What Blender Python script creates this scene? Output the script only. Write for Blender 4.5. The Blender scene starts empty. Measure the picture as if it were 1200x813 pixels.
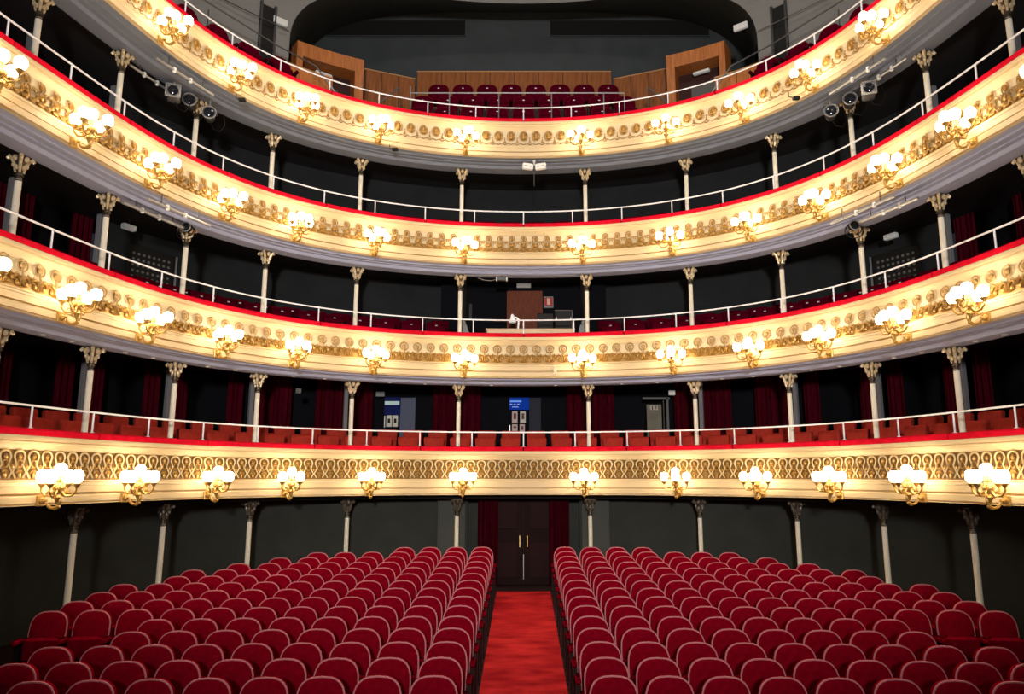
import bpy, math, random
import numpy as np
from mathutils import Vector, Matrix

random.seed(7)
scene = bpy.context.scene
col = scene.collection

# ------------------------------------------------------------------ camera, world, light, exposure
EYE = 3.0
PITCH = math.radians(9.97)
FPX = 865.0
cam_d = bpy.data.cameras.new('camera')
cam_d.sensor_fit = 'HORIZONTAL'
cam_d.sensor_width = 36.0
cam_d.lens = FPX / 1200.0 * 36.0
cam_d.shift_x = -13.5 / 1200.0
cam_d.clip_start = 0.05
cam_d.clip_end = 200
cam = bpy.data.objects.new('camera', cam_d)
col.objects.link(cam)
cam.location = (0, 0, EYE)
cam.rotation_euler = (math.radians(90) + PITCH, 0, 0)
scene.camera = cam

scene.view_settings.view_transform = 'Standard'
scene.view_settings.look = 'None'
scene.view_settings.exposure = 0.0
scene.view_settings.gamma = 1.0
scene.view_settings.use_curve_mapping = False

w = bpy.data.worlds.new('world')
scene.world = w
w.use_nodes = True
w.node_tree.nodes['Background'].inputs[0].default_value = (0.75, 0.82, 1.0, 1)
w.node_tree.nodes['Background'].inputs[1].default_value = 0.02

def area_lamp(name, loc, rot, size, energy, color):
    d = bpy.data.lights.new(name, 'AREA')
    d.shape = 'DISK'; d.size = size; d.energy = energy; d.color = color
    o = bpy.data.objects.new(name, d); col.objects.link(o)
    o.location = loc; o.rotation_euler = rot
    return o
# the auditorium's ceiling light high above the stalls, and the stage work light over the stage mouth
area_lamp('ceiling_house_light', (0, 8.5, EYE + 14.4), (0, 0, 0), 2.6, 620, (1.0, 0.88, 0.80))
sd = bpy.data.lights.new('stage_flood', 'SPOT')
sd.energy = 13500; sd.color = (1.0, 0.96, 0.92); sd.spot_size = math.radians(62); sd.spot_blend = 1.0; sd.shadow_soft_size = .6
so_ = bpy.data.objects.new('stage_flood', sd); col.objects.link(so_)
so_.location = (0, -8.0, EYE + 2.6); so_.rotation_euler = (math.radians(90 + 7), 0, 0)

LAMP_STRENGTH = 22.0
LAMP_COLOR = (1.0, 0.82, 0.56)

# ------------------------------------------------------------------ helpers
class MB:
    def __init__(s): s.v = []; s.f = []
    def add(s, vs, fs):
        o = len(s.v); s.v.extend([tuple(p) for p in vs]); s.f.extend([tuple(i + o for i in f) for f in fs]); return s
    def box(s, cx, cy, cz, sx, sy, sz, rz=0.0):
        c, n = math.cos(rz), math.sin(rz); vs = []
        for dz in (-.5, .5):
            for dx, dy in ((-.5, -.5), (.5, -.5), (.5, .5), (-.5, .5)):
                x, y = dx * sx, dy * sy
                vs.append((cx + x * c - y * n, cy + x * n + y * c, cz + dz * sz))
        return s.add(vs, [(3, 2, 1, 0), (4, 5, 6, 7), (0, 1, 5, 4), (1, 2, 6, 5), (2, 3, 7, 6), (3, 0, 4, 7)])
    def bevbox(s, cx, cy, cz, sx, sy, sz, b, rz=0.0):
        # chamfered box
        c, n = math.cos(rz), math.sin(rz)
        X, Y, Z = sx / 2, sy / 2, sz / 2
        rings = [(-Z, b), (-Z + b, 0), (Z - b, 0), (Z, b)]
        vs = []
        for z, i in rings:
            x, y = X - i, Y - i
            bb = b * .8
            for px, py in ((-x + bb, -y), (x - bb, -y), (x, -y + bb), (x, y - bb), (x - bb, y), (-x + bb, y), (-x, y - bb), (-x, -y + bb)):
                vs.append((cx + px * c - py * n, cy + px * n + py * c, cz + z))
        fs = [tuple(reversed(range(8))), tuple(range(24, 32))]
        for r in range(3):
            for k in range(8):
                k2 = (k + 1) % 8
                fs.append((r * 8 + k, r * 8 + k2, r * 8 + 8 + k2, r * 8 + 8 + k))
        return s.add(vs, fs)
    def lathe(s, prof, n=12, o=(0, 0, 0), axis='z', cap=True):
        vs = []
        for r, z in prof:
            for k in range(n):
                a = 2 * math.pi * k / n
                p = (r * math.cos(a), r * math.sin(a), z)
                if axis == 'y': p = (p[0], -p[2], p[1])
                if axis == 'x': p = (p[2], p[0], p[1])
                vs.append((o[0] + p[0], o[1] + p[1], o[2] + p[2]))
        fs = []
        for i in range(len(prof) - 1):
            for k in range(n):
                k2 = (k + 1) % n
                fs.append((i * n + k, i * n + k2, (i + 1) * n + k2, (i + 1) * n + k))
        if cap:
            fs.append(tuple(reversed(range(n)))); fs.append(tuple(range((len(prof) - 1) * n, len(prof) * n)))
        return s.add(vs, fs)
    def tube(s, pts, r, n=5, closed=False, taper=None):
        pts = [Vector(p) for p in pts]; m = len(pts); vs = []
        up = None
        for i, p in enumerate(pts):
            if closed: t = pts[(i + 1) % m] - pts[i - 1]
            else: t = pts[min(i + 1, m - 1)] - pts[max(i - 1, 0)]
            t.normalize()
            if up is None:
                up = Vector((0, 0, 1)) if abs(t.z) < .9 else Vector((1, 0, 0))
            a = t.cross(up)
            if a.length < 1e-4: a = t.cross(Vector((0, 1, 0)))
            a.normalize(); b = a.cross(t); up = b
            rr = r if taper is None else r * taper[i]
            for k in range(n):
                q = 2 * math.pi * k / n
                vs.append(p + a * (rr * math.cos(q)) + b * (rr * math.sin(q)))
        fs = []
        for i in range(m if closed else m - 1):
            j = (i + 1) % m
            for k in range(n):
                k2 = (k + 1) % n
                fs.append((i * n + k, i * n + k2, j * n + k2, j * n + k))
        if not closed:
            fs.append(tuple(reversed(range(n)))); fs.append(tuple(range((m - 1) * n, m * n)))
        return s.add(vs, fs)
    def ell(s, c, r, n=8, m=5):
        vs = [(c[0], c[1], c[2] - r[2])]
        for i in range(1, m):
            t = math.pi * i / m - math.pi / 2
            for k in range(n):
                a = 2 * math.pi * k / n
                vs.append((c[0] + r[0] * math.cos(t) * math.cos(a), c[1] + r[1] * math.cos(t) * math.sin(a), c[2] + r[2] * math.sin(t)))
        vs.append((c[0], c[1], c[2] + r[2])); L = len(vs) - 1
        fs = []
        for k in range(n):
            k2 = (k + 1) % n
            fs.append((0, 1 + k2, 1 + k)); fs.append((L, L - n + k, L - n + k2))
            for i in range(m - 2):
                fs.append((1 + i * n + k, 1 + i * n + k2, 1 + (i + 1) * n + k2, 1 + (i + 1) * n + k))
        return s.add(vs, fs)
    def prism(s, poly, y0, y1):
        # polygon in local x,z extruded along y (front at y0)
        n = len(poly)
        vs = [(x, y0, z) for x, z in poly] + [(x, y1, z) for x, z in poly]
        fs = [tuple(range(n)), tuple(reversed(range(n, 2 * n)))]
        for k in range(n):
            k2 = (k + 1) % n
            fs.append((k, n + k, n + k2, k2))
        return s.add(vs, fs)
    def mesh(s, name, mat, smooth=True):
        me = bpy.data.meshes.new(name)
        me.from_pydata(s.v, [], s.f); me.update()
        if smooth:
            me.polygons.foreach_set('use_smooth', [True] * len(me.polygons))
            me.set_sharp_from_angle(angle=math.radians(38))
        if mat: me.materials.append(mat)
        return me
    def build(s, name, mat, parent=None, smooth=True):
        return obj(name, s.mesh(name, mat, smooth), parent)

def obj(name, me, parent=None, loc=None, rz=None):
    o = bpy.data.objects.new(name, me); col.objects.link(o)
    if parent: o.parent = parent
    if loc is not None: o.location = loc
    if rz is not None: o.rotation_euler = (0, 0, rz)
    return o
def tag(o, label=None, cat=None, group=None, kind=None):
    if label: o['label'] = label
    if cat: o['category'] = cat
    if group: o['group'] = group
    if kind: o['kind'] = kind
    return o
def empty(name, loc=(0, 0, 0), rz=0.0, label=None, cat=None, group=None, kind=None):
    o = bpy.data.objects.new(name, None); col.objects.link(o)
    o.location = loc; o.rotation_euler = (0, 0, rz); o.empty_display_size = .1
    return tag(o, label, cat, group, kind)

ORD = ['nearest', 'second', 'third', 'fourth', 'fifth', 'sixth', 'seventh', 'eighth', 'ninth', 'tenth', 'eleventh', 'twelfth',
       'thirteenth', 'fourteenth', 'fifteenth', 'sixteenth', 'seventeenth', 'eighteenth', 'nineteenth', 'twentieth',
       'twenty-first', 'twenty-second', 'twenty-third', 'twenty-fourth', 'twenty-fifth', 'twenty-sixth']

MATS = {}
def mat(name, c, rough=.6, metal=0.0, noise=0.0, nscale=8.0, bump=0.0, bscale=60.0, emit=None, strength=0.0, coat=0.0, sheen=0.0, stretch=None, spec=None):
    if name in MATS: return MATS[name]
    m = bpy.data.materials.new(name); m.use_nodes = True
    nt = m.node_tree; b = nt.nodes['Principled BSDF']
    b.inputs['Base Color'].default_value = (*c, 1); b.inputs['Roughness'].default_value = rough; b.inputs['Metallic'].default_value = metal
    if spec is None: spec = .5 if metal > 0 or rough < .42 else (.06 if max(c) < .3 else .2)
    b.inputs['Specular IOR Level'].default_value = spec
    if sheen:
        b.inputs['Sheen Weight'].default_value = sheen; b.inputs['Sheen Roughness'].default_value = .4
        b.inputs['Sheen Tint'].default_value = (1, .6, .6, 1)
    tc = None
    if noise or bump:
        tc = nt.nodes.new('ShaderNodeTexCoord')
        vec = tc.outputs['Object']
        if stretch:
            mp = nt.nodes.new('ShaderNodeMapping'); mp.inputs['Scale'].default_value = stretch
            nt.links.new(vec, mp.inputs['Vector']); vec = mp.outputs['Vector']
    if noise:
        n = nt.nodes.new('ShaderNodeTexNoise'); n.inputs['Scale'].default_value = nscale; n.inputs['Detail'].default_value = 4
        nt.links.new(vec, n.inputs['Vector'])
        r = nt.nodes.new('ShaderNodeValToRGB')
        r.color_ramp.elements[0].position = .3; r.color_ramp.elements[1].position = .7
        r.color_ramp.elements[0].color = (*[max(0, x * (1 - noise)) for x in c], 1)
        r.color_ramp.elements[1].color = (*[min(1, x * (1 + noise)) for x in c], 1)
        nt.links.new(n.outputs['Fac'], r.inputs['Fac']); nt.links.new(r.outputs['Color'], b.inputs['Base Color'])
    if bump:
        n2 = nt.nodes.new('ShaderNodeTexNoise'); n2.inputs['Scale'].default_value = bscale; n2.inputs['Detail'].default_value = 3
        nt.links.new(vec, n2.inputs['Vector'])
        bp = nt.nodes.new('ShaderNodeBump'); bp.inputs['Strength'].default_value = bump; bp.inputs['Distance'].default_value = .02
        nt.links.new(n2.outputs['Fac'], bp.inputs['Height']); nt.links.new(bp.outputs['Normal'], b.inputs['Normal'])
    if emit:
        b.inputs['Emission Color'].default_value = (*emit, 1); b.inputs['Emission Strength'].default_value = strength
    MATS[name] = m
    return m

M_cream = mat('cream_plaster', (.62, .475, .275), .5, spec=.25)
M_cream2 = mat('ivory_frieze', (.66, .535, .34), .55, spec=.2)
M_goldfrieze = mat('gilt_ground', (.20, .115, .042), .5, noise=.2, nscale=12)
M_gold = mat('gilt', (.34, .18, .035), .38, metal=.4, noise=.15, nscale=30)
M_goldpale = mat('pale_gilt', (.36, .22, .075), .45, metal=.2, noise=.1, nscale=30)
M_brass = mat('brass', (.70, .50, .20), .25, metal=.9)
M_bronze = mat('dark_bronze', (.10, .075, .05), .4, metal=.6, noise=.3, nscale=20)
M_ivorycol = mat('ivory_paint', (.88, .82, .67), .4, spec=.3)
M_redcush = mat('red_velvet_rail', (.50, .006, .02), .8, spec=.0, noise=.12, nscale=9)
M_seat = mat('crimson_velvet', (.20, .0013, .010), .8, spec=.0, noise=.15, nscale=14, bump=.15, bscale=200)
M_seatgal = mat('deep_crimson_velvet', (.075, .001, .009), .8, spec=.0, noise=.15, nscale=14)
M_pipe = mat('pale_rose_piping', (.56, .18, .20), .5, spec=.1)
M_seatbal = mat('coral_red_velvet', (.42, .040, .026), .8, spec=.0, noise=.14, nscale=12)
M_frame = mat('dark_seat_frame', (.02, .012, .012), .5, spec=.1)
M_carpet = None
M_floor = mat('dark_stalls_floor', (.035, .018, .017), .7, noise=.25, nscale=3)
M_wall0 = mat('dark_grey_green_wall', (.044, .046, .040), .75, noise=.10, nscale=2, bump=.1, bscale=90)
M_wall = mat('charcoal_wall', (.020, .022, .024), .75, noise=.12, nscale=2)
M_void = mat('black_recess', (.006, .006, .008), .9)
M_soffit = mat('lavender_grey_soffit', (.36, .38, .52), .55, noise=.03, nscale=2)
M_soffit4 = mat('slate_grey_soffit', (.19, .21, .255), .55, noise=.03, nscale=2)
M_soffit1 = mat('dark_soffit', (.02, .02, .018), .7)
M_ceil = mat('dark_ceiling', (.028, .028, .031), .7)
M_grey = mat('grey_plaster', (.21, .208, .20), .7, noise=.04, nscale=2)
M_post = mat('grey_post_paint', (.20, .20, .21), .5)
M_rail = mat('white_rail_enamel', (.80, .81, .86), .3)
M_steel = mat('steel_tube', (.38, .38, .38), .35, metal=.6)
M_dsteel = mat('dark_steel', (.10, .10, .10), .4, metal=.5)
M_black = mat('black_metal', (.012, .012, .012), .5, spec=.15)
M_curtain = mat('maroon_curtain', (.060, .0025, .008), .9, spec=0, noise=.2, nscale=6)
M_wood = mat('warm_veneer', (.40, .135, .035), .45, noise=.30, nscale=4, stretch=(6, 6, .5))
M_wooddark = mat('walnut_veneer', (.24, .085, .030), .5, noise=.3, nscale=4, stretch=(6, 6, .5))
M_reveal = mat('brown_reveal', (.05, .022, .02), .6)
M_white = mat('white_plastic', (.75, .75, .73), .4)
M_whiteglow = mat('pale_sign_box', (.5, .5, .48), .4, emit=(1, 1, .95), strength=.12)  # slight glow put into the colour of unlit boxes
M_glass = mat('lens_glass', (.012, .014, .02), .08)
M_doorbrown = mat('brown_door', (.15, .045, .024), .5, noise=.2, nscale=5, stretch=(8, 8, 1))
M_desk = mat('pale_desk_wood', (.62, .43, .24), .4, noise=.12, nscale=6, stretch=(1, 8, 8))
M_shade = mat('opal_glass_shade', (.9, .88, .82), .3, emit=LAMP_COLOR, strength=LAMP_STRENGTH)
M_shade.cycles.emission_sampling = 'FRONT'

def carpet_mat():
    m = bpy.data.materials.new('scarlet_carpet'); m.use_nodes = True
    nt = m.node_tree; b = nt.nodes['Principled BSDF']; b.inputs['Roughness'].default_value = .9; b.inputs['Specular IOR Level'].default_value = .05
    tc = nt.nodes.new('ShaderNodeTexCoord')
    mp = nt.nodes.new('ShaderNodeMapping'); mp.inputs['Scale'].default_value = (1.6, 3.4, 1)
    n = nt.nodes.new('ShaderNodeTexNoise'); n.inputs['Scale'].default_value = 1.0; n.inputs['Detail'].default_value = 5
    nt.links.new(tc.outputs['Object'], mp.inputs['Vector']); nt.links.new(mp.outputs['Vector'], n.inputs['Vector'])
    r = nt.nodes.new('ShaderNodeValToRGB')
    r.color_ramp.elements[0].position = .35; r.color_ramp.elements[0].color = (.36, .008, .014, 1)
    r.color_ramp.elements[1].position = .68; r.color_ramp.elements[1].color = (.74, .034, .034, 1)  # ramp paints light and dark streaks across the runner, besides pile wear
    nt.links.new(n.outputs['Fac'], r.inputs['Fac']); nt.links.new(r.outputs['Color'], b.inputs['Base Color'])
    n2 = nt.nodes.new('ShaderNodeTexNoise'); n2.inputs['Scale'].default_value = 90
    nt.links.new(tc.outputs['Object'], n2.inputs['Vector'])
    bp = nt.nodes.new('ShaderNodeBump'); bp.inputs['Strength'].default_value = .5; bp.inputs['Distance'].default_value = .01
    nt.links.new(n2.outputs['Fac'], bp.inputs['Height']); nt.links.new(bp.outputs['Normal'], b.inputs['Normal'])
    return m
M_carpet = carpet_mat()

# the horseshoe plan: r(theta) about a centre, sampled to arc length; pt(s, d) = point at arc length s, d metres outward
CO = [7.232, 0.6205, -1.5342, 0.82684, -0.16818, 0.01247]
CYc = 8.8
_th = np.linspace(0, math.radians(112), 1500)
_r = sum(c * _th ** (2 * k) for k, c in enumerate(CO))
_x = _r * np.sin(_th); _y = CYc + _r * np.cos(_th)
_s = np.concatenate([[0], np.cumsum(np.hypot(np.diff(_x), np.diff(_y)))])
_tx = np.gradient(_x, _s); _ty = np.gradient(_y, _s)
SMAX = float(_s[-1])
def frame(s):
    a = abs(s); g = 1 if s >= 0 else -1
    x = float(np.interp(a, _s, _x)); y = float(np.interp(a, _s, _y))
    tx = float(np.interp(a, _s, _tx)); ty = float(np.interp(a, _s, _ty)); l = math.hypot(tx, ty); tx /= l; ty /= l
    return g * x, y, g * -ty, tx          # point, outward normal
def pt(s, d=0.0):
    x, y, nx, ny = frame(s)
    return x + nx * d, y + ny * d
def ang(s):                               # z-rotation that turns local -y towards the house centre
    x, y, nx, ny = frame(s)
    return math.atan2(-nx, ny)
def near(x, y):                           # arc length and outward distance of a plan point
    g = 1 if x >= 0 else -1
    i = int(np.argmin((_x - abs(x)) ** 2 + (_y - y) ** 2))
    s = float(_s[i]); px, py, nx, ny = frame(s)
    return g * s, (abs(x) - px) * nx + (y - py) * ny
def sweep(prof, s0, s1, n=None, close=False, capends=True):
    # prof: list of (d, z); d may be a function of s
    if n is None: n = max(2, int(abs(s1 - s0) / .22))
    mb = MB(); vs = []; m = len(prof)
    for i in range(n + 1):
        s = s0 + (s1 - s0) * i / n
        for d, z in prof:
            dd = d(s) if callable(d) else d
            zz = z(s) if callable(z) else z
            x, y = pt(s, dd); vs.append((x, y, zz))
    fs = []
    for i in range(n):
        for k in range(m if close else m - 1):
            k2 = (k + 1) % m
            fs.append((i * m + k, (i + 1) * m + k, (i + 1) * m + k2, i * m + k2))
    if close and capends:
        fs.append(tuple(range(m))); fs.append(tuple(reversed(range(n * m, n * m + m))))
    return mb.add(vs, fs)
def at(x, y, Y):                          # a point at depth Y seen at a photograph position (1200 x 813)
    u = (x - 613.5) / FPX; v = -(y - 406.5) / FPX
    ry = math.cos(PITCH) - v * math.sin(PITCH); rz = math.sin(PITCH) + v * math.cos(PITCH)
    return u * Y / ry, Y, EYE + rz * Y / ry
def at_z(x, y, z):
    u = (x - 613.5) / FPX; v = -(y - 406.5) / FPX
    ry = math.cos(PITCH) - v * math.sin(PITCH); rz = math.sin(PITCH) + v * math.cos(PITCH)
    t = (z - EYE) / rz
    return u * t, ry * t, z

TIER = [EYE + .54, EYE + 3.03, EYE + 5.57, EYE + 8.13]     # top of the cream front, red rail above it
TNAME = ['lowest', 'second', 'third', 'topmost']
FLOOR_DROP = .75
COLS = [(1.45, 16.45), (3.70, 15.87), (5.30, 14.65), (6.27, 13.18), (6.84, 11.55), (7.27, 10.05)]
SCOL = [near(*c)[0] for c in COLS]
SEND = SMAX - .3
def floor_z(y): return EYE - 2.85 + (min(y, 15.9) - 7.52) * .0544
Z_BACK = floor_z(99)

# ------------------------------------------------------------------ setting: floor, walls, ceiling
mb = MB(); ys = [2.0, 4, 7, 10, 13, 15.9, 22]
vs = []
for y in ys:
    for x in (-12, -4, 4, 12): vs.append((x, y, floor_z(y)))
fs = []
for i in range(len(ys) - 1):
    for k in range(3): fs.append((i * 4 + k, i * 4 + k + 1, i * 4 + 5 + k, i * 4 + 4 + k))
tag(mb.add(vs, fs).build('floor', M_floor), kind='structure')

mb = MB(); ys = [4.0, 8, 12, 15.9, 16.25]
vs = []
for y in ys:
    for dz in (.012, 0.0):
        for x in ((-.565, .565) if dz else (.565, -.565)): vs.append((x, y, floor_z(y) + dz))
fs = []
for i in range(len(ys) - 1):
    for k in range(4): fs.append((i * 4 + k, i * 4 + (k + 1) % 4, i * 4 + 4 + (k + 1) % 4, i * 4 + 4 + k))
fs.append((3, 2, 1, 0)); e = len(vs) - 4; fs.append((e, e + 1, e + 2, e + 3))
tag(mb.add(vs, fs).build('aisle_carpet', M_carpet), 'scarlet carpet runner up the central aisle to the dark double doors', 'carpet')

def dw0(s): return 1.05 + .0135 * s * s if abs(s) < 9 else 1.05 + .0135 * 81 + (abs(s) - 9) * .12
D_DOOR = 1.15
wall0 = MB()
z0, z1 = Z_BACK - .6, TIER[0] - .79
for a, b in ((-SEND, -1.12), (1.12, SEND)):
    q = sweep([(dw0, z0), (dw0, z1)], a, b); wall0.add(q.v, q.f)
tag(wall0.build('wall_back', M_wall0), kind='structure')
tag(MB().box(0, 17.45, (Z_BACK + z1) / 2, 3.4, .1, z1 - Z_BACK + .4).build('wall_door_recess', M_wall0), kind='structure')
# grey pilaster faces either side of the double doors
for g in (-1, 1):
    q = MB(); x, y = pt(g * 1.45, .98); q.bevbox(x, y, (Z_BACK + z1) / 2, .62, .10, z1 - Z_BACK, .01, ang(g * 1.45))
    tag(q.build('trim_%d' % (1 if g < 0 else 2), mat('pilaster_grey', (.075, .078, .07), .7)), kind='structure')
# double doors at the aisle head
door = empty('door_1', (0, 17.25, Z_BACK), kind='structure')
for g in (-1, 1):
    lf = MB().bevbox(g * .39, 0, 1.16, .77, .06, 2.32, .012).build('door_leaf', mat('dark_oak_door', (.018, .007, .007), .6, spec=.05), door)
    for zz in (.55, 1.62):
        MB().bevbox(g * .39, -.035, zz, .5, .02, .78, .008).build('door_panel', mat('dark_oak_door2', (.024, .009, .009), .6, spec=.05), lf)
    h = MB(); h.tube([(g * .085, -.04, .82), (g * .085, -.09, .84), (g * .085, -.09, 1.08), (g * .085, -.04, 1.10)], .017, 6)
    h.build('door_handle', M_brass, lf)
MB().bevbox(0.0, -.036, .40, .016, .012, .55, .003).build('door_bolt', M_steel, door)
# maroon curtains beside the doors
def curtain_mesh(width, height, folds=6, amp=.045):
    n = folds * 6; vs = []; fs = []
    for z, k in ((0, 1.0), (height * .5, .95), (height, .8)):
        for i in range(n + 1):
            x = width * (i / n - .5)
            vs.append((x, amp * k * math.sin(i / n * folds * 2 * math.pi) + .012 * math.sin(i * 1.7), z))
    for r in range(2):
        for i in range(n): fs.append((r * (n + 1) + i, r * (n + 1) + i + 1, (r + 1) * (n + 1) + i + 1, (r + 1) * (n + 1) + i))
    b = MB().add(vs, fs)
    return b
for g in (-1, 1):
    o = curtain_mesh(.46, z1 - Z_BACK - .02, 5, .05).build('door_curtain', M_curtain)
    o.location = (g * .80, 17.02, Z_BACK + .01)
    tag(o, 'maroon curtain drawn back beside the dark double doors', 'curtain', 'curtains at the double doors')

# ------------------------------------------------------------------ balconies
def ornament_mesh(k):
    """relief pieces in local x (along the front), -y (towards the house), z up from the frieze foot"""
    out = []
    def arc(cx, cz, rx, rz, a0, a1, n, y=-.012):
        return [(cx + rx * math.cos(math.radians(a0 + (a1 - a0) * i / n)), y, cz + rz * math.sin(math.radians(a0 + (a1 - a0) * i / n))) for i in range(n + 1)]
    if k == 0:      # interlaced arches
        a = MB()
        a.tube(arc(0, .30, .085, .085, -10, 190, 8), .016, 4)
        a.tube([(-.085, -.012, .30), (-.05, -.012, .2), (-.105, -.012, .1), (-.06, -.012, .02)], .014, 4)
        a.tube([(.085, -.012, .30), (.05, -.012, .2), (.105, -.012, .1), (.06, -.012, .02)], .014, 4)
        out.append(('arch_relief', a, mat('cream_relief', (.56, .42, .22), .5, spec=.2)))
        b = MB()
        b.tube(arc(0, .21, .04, .05, 0, 330, 8, -.02), .011, 4)
        b.ell((0, -.02, .30), (.03, .018, .035), 6, 4)
        b.tube(arc(0, .07, .05, .05, 20, 160, 5, -.02), .013, 4)
        b.ell((0, -.018, .06), (.022, .016, .05), 6, 4)
        b.ell((.1125, -.018, .17), (.022, .014, .03), 6, 4)
        out.append(('scroll_relief', b, M_gold))
    elif k == 1:    # rosettes above leaf scrolls
        a = MB()
        a.tube(arc(0, .32, .084, .084, -90, 250, 12), .014, 4)
        a.tube([(0, -.012, .325), (0, -.012, .25), (.012, -.014, .18), (0, -.012, .1)], .016, 4)
        a.ell((0, -.012, .32), (.046, .03, .046), 8, 4)
        a.tube(arc(.145, .235, .06, .06, 200, 340, 5), .011, 4)
        out.append(('rosette_ring', a, M_goldpale))
        b = MB()
        b.tube([(-.09, -.014, .05), (0, -.014, .03), (.09, -.014, .05)], .014, 4)
        for g in (-1, 1):
            b.tube(arc(g * .075, .1, .058, .075, 90 - g * 90, 90 + g * 150, 8, -.018), .018, 4)
            b.ell((g * .075, -.012, .075), (.03, .02, .045), 6, 4)
        out.append(('leaf_scroll', b, M_gold))
    elif k == 2:    # palmettes
        a = MB()
        a.tube(arc(0, .31, .062, .075, -60, 240, 10), .013, 4)
        for g in (-1, 1):
            a.tube(arc(g * .105, .20, .05, .055, 90 - g * 100, 90 + g * 160, 8), .013, 4)
            a.tube([(g * .05, -.012, .24), (g * .03, -.012, .14), (g * .1, -.012, .06), (g * .14, -.012, .02)], .012, 4)
        out.append(('palmette_outline', a, M_goldpale))
        b = MB()
        b.ell((0, -.012, .31), (.036, .03, .05), 7, 4)
        b.ell((0, -.014, .17), (.045, .03, .06), 7, 4)
        b.ell((0, -.012, .06), (.06, .02, .035), 7, 4)
        for g in (-1, 1): b.ell((g * .06, -.012, .12), (.022, .018, .05), 6, 4)
        b.ell((.144, -.012, .075), (.03, .018, .03), 6, 4)
        out.append(('palmette_leaves', b, M_gold))
    else:           # oval medallions
        a = MB()
        a.tube(arc(0, .25, .088, .115, 0, 345, 14), .015, 4)
        a.tube([(-.144, -.012, .02), (-.08, -.012, .07), (0, -.012, .03), (.08, -.012, .07), (.144, -.012, .02)], .012, 4)
        out.append(('medallion_ring', a, M_goldpale))
        b = MB()
        b.ell((0, -.008, .25), (.066, .035, .092), 9, 5)
        b.ell((.144, -.01, .13), (.018, .016, .045), 6, 4)
        b.ell((.144, -.01, .20), (.014, .014, .02), 6, 4)
        b.ell((.125, -.01, .09), (.016, .014, .02), 6, 4)
        b.ell((.163, -.01, .09), (.016, .014, .02), 6, 4)
        out.append(('medallion_boss', b, M_gold))
    return out
OSTEP = [.225, .29, .262, .288]
NSEG = 130
BALC = []
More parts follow.
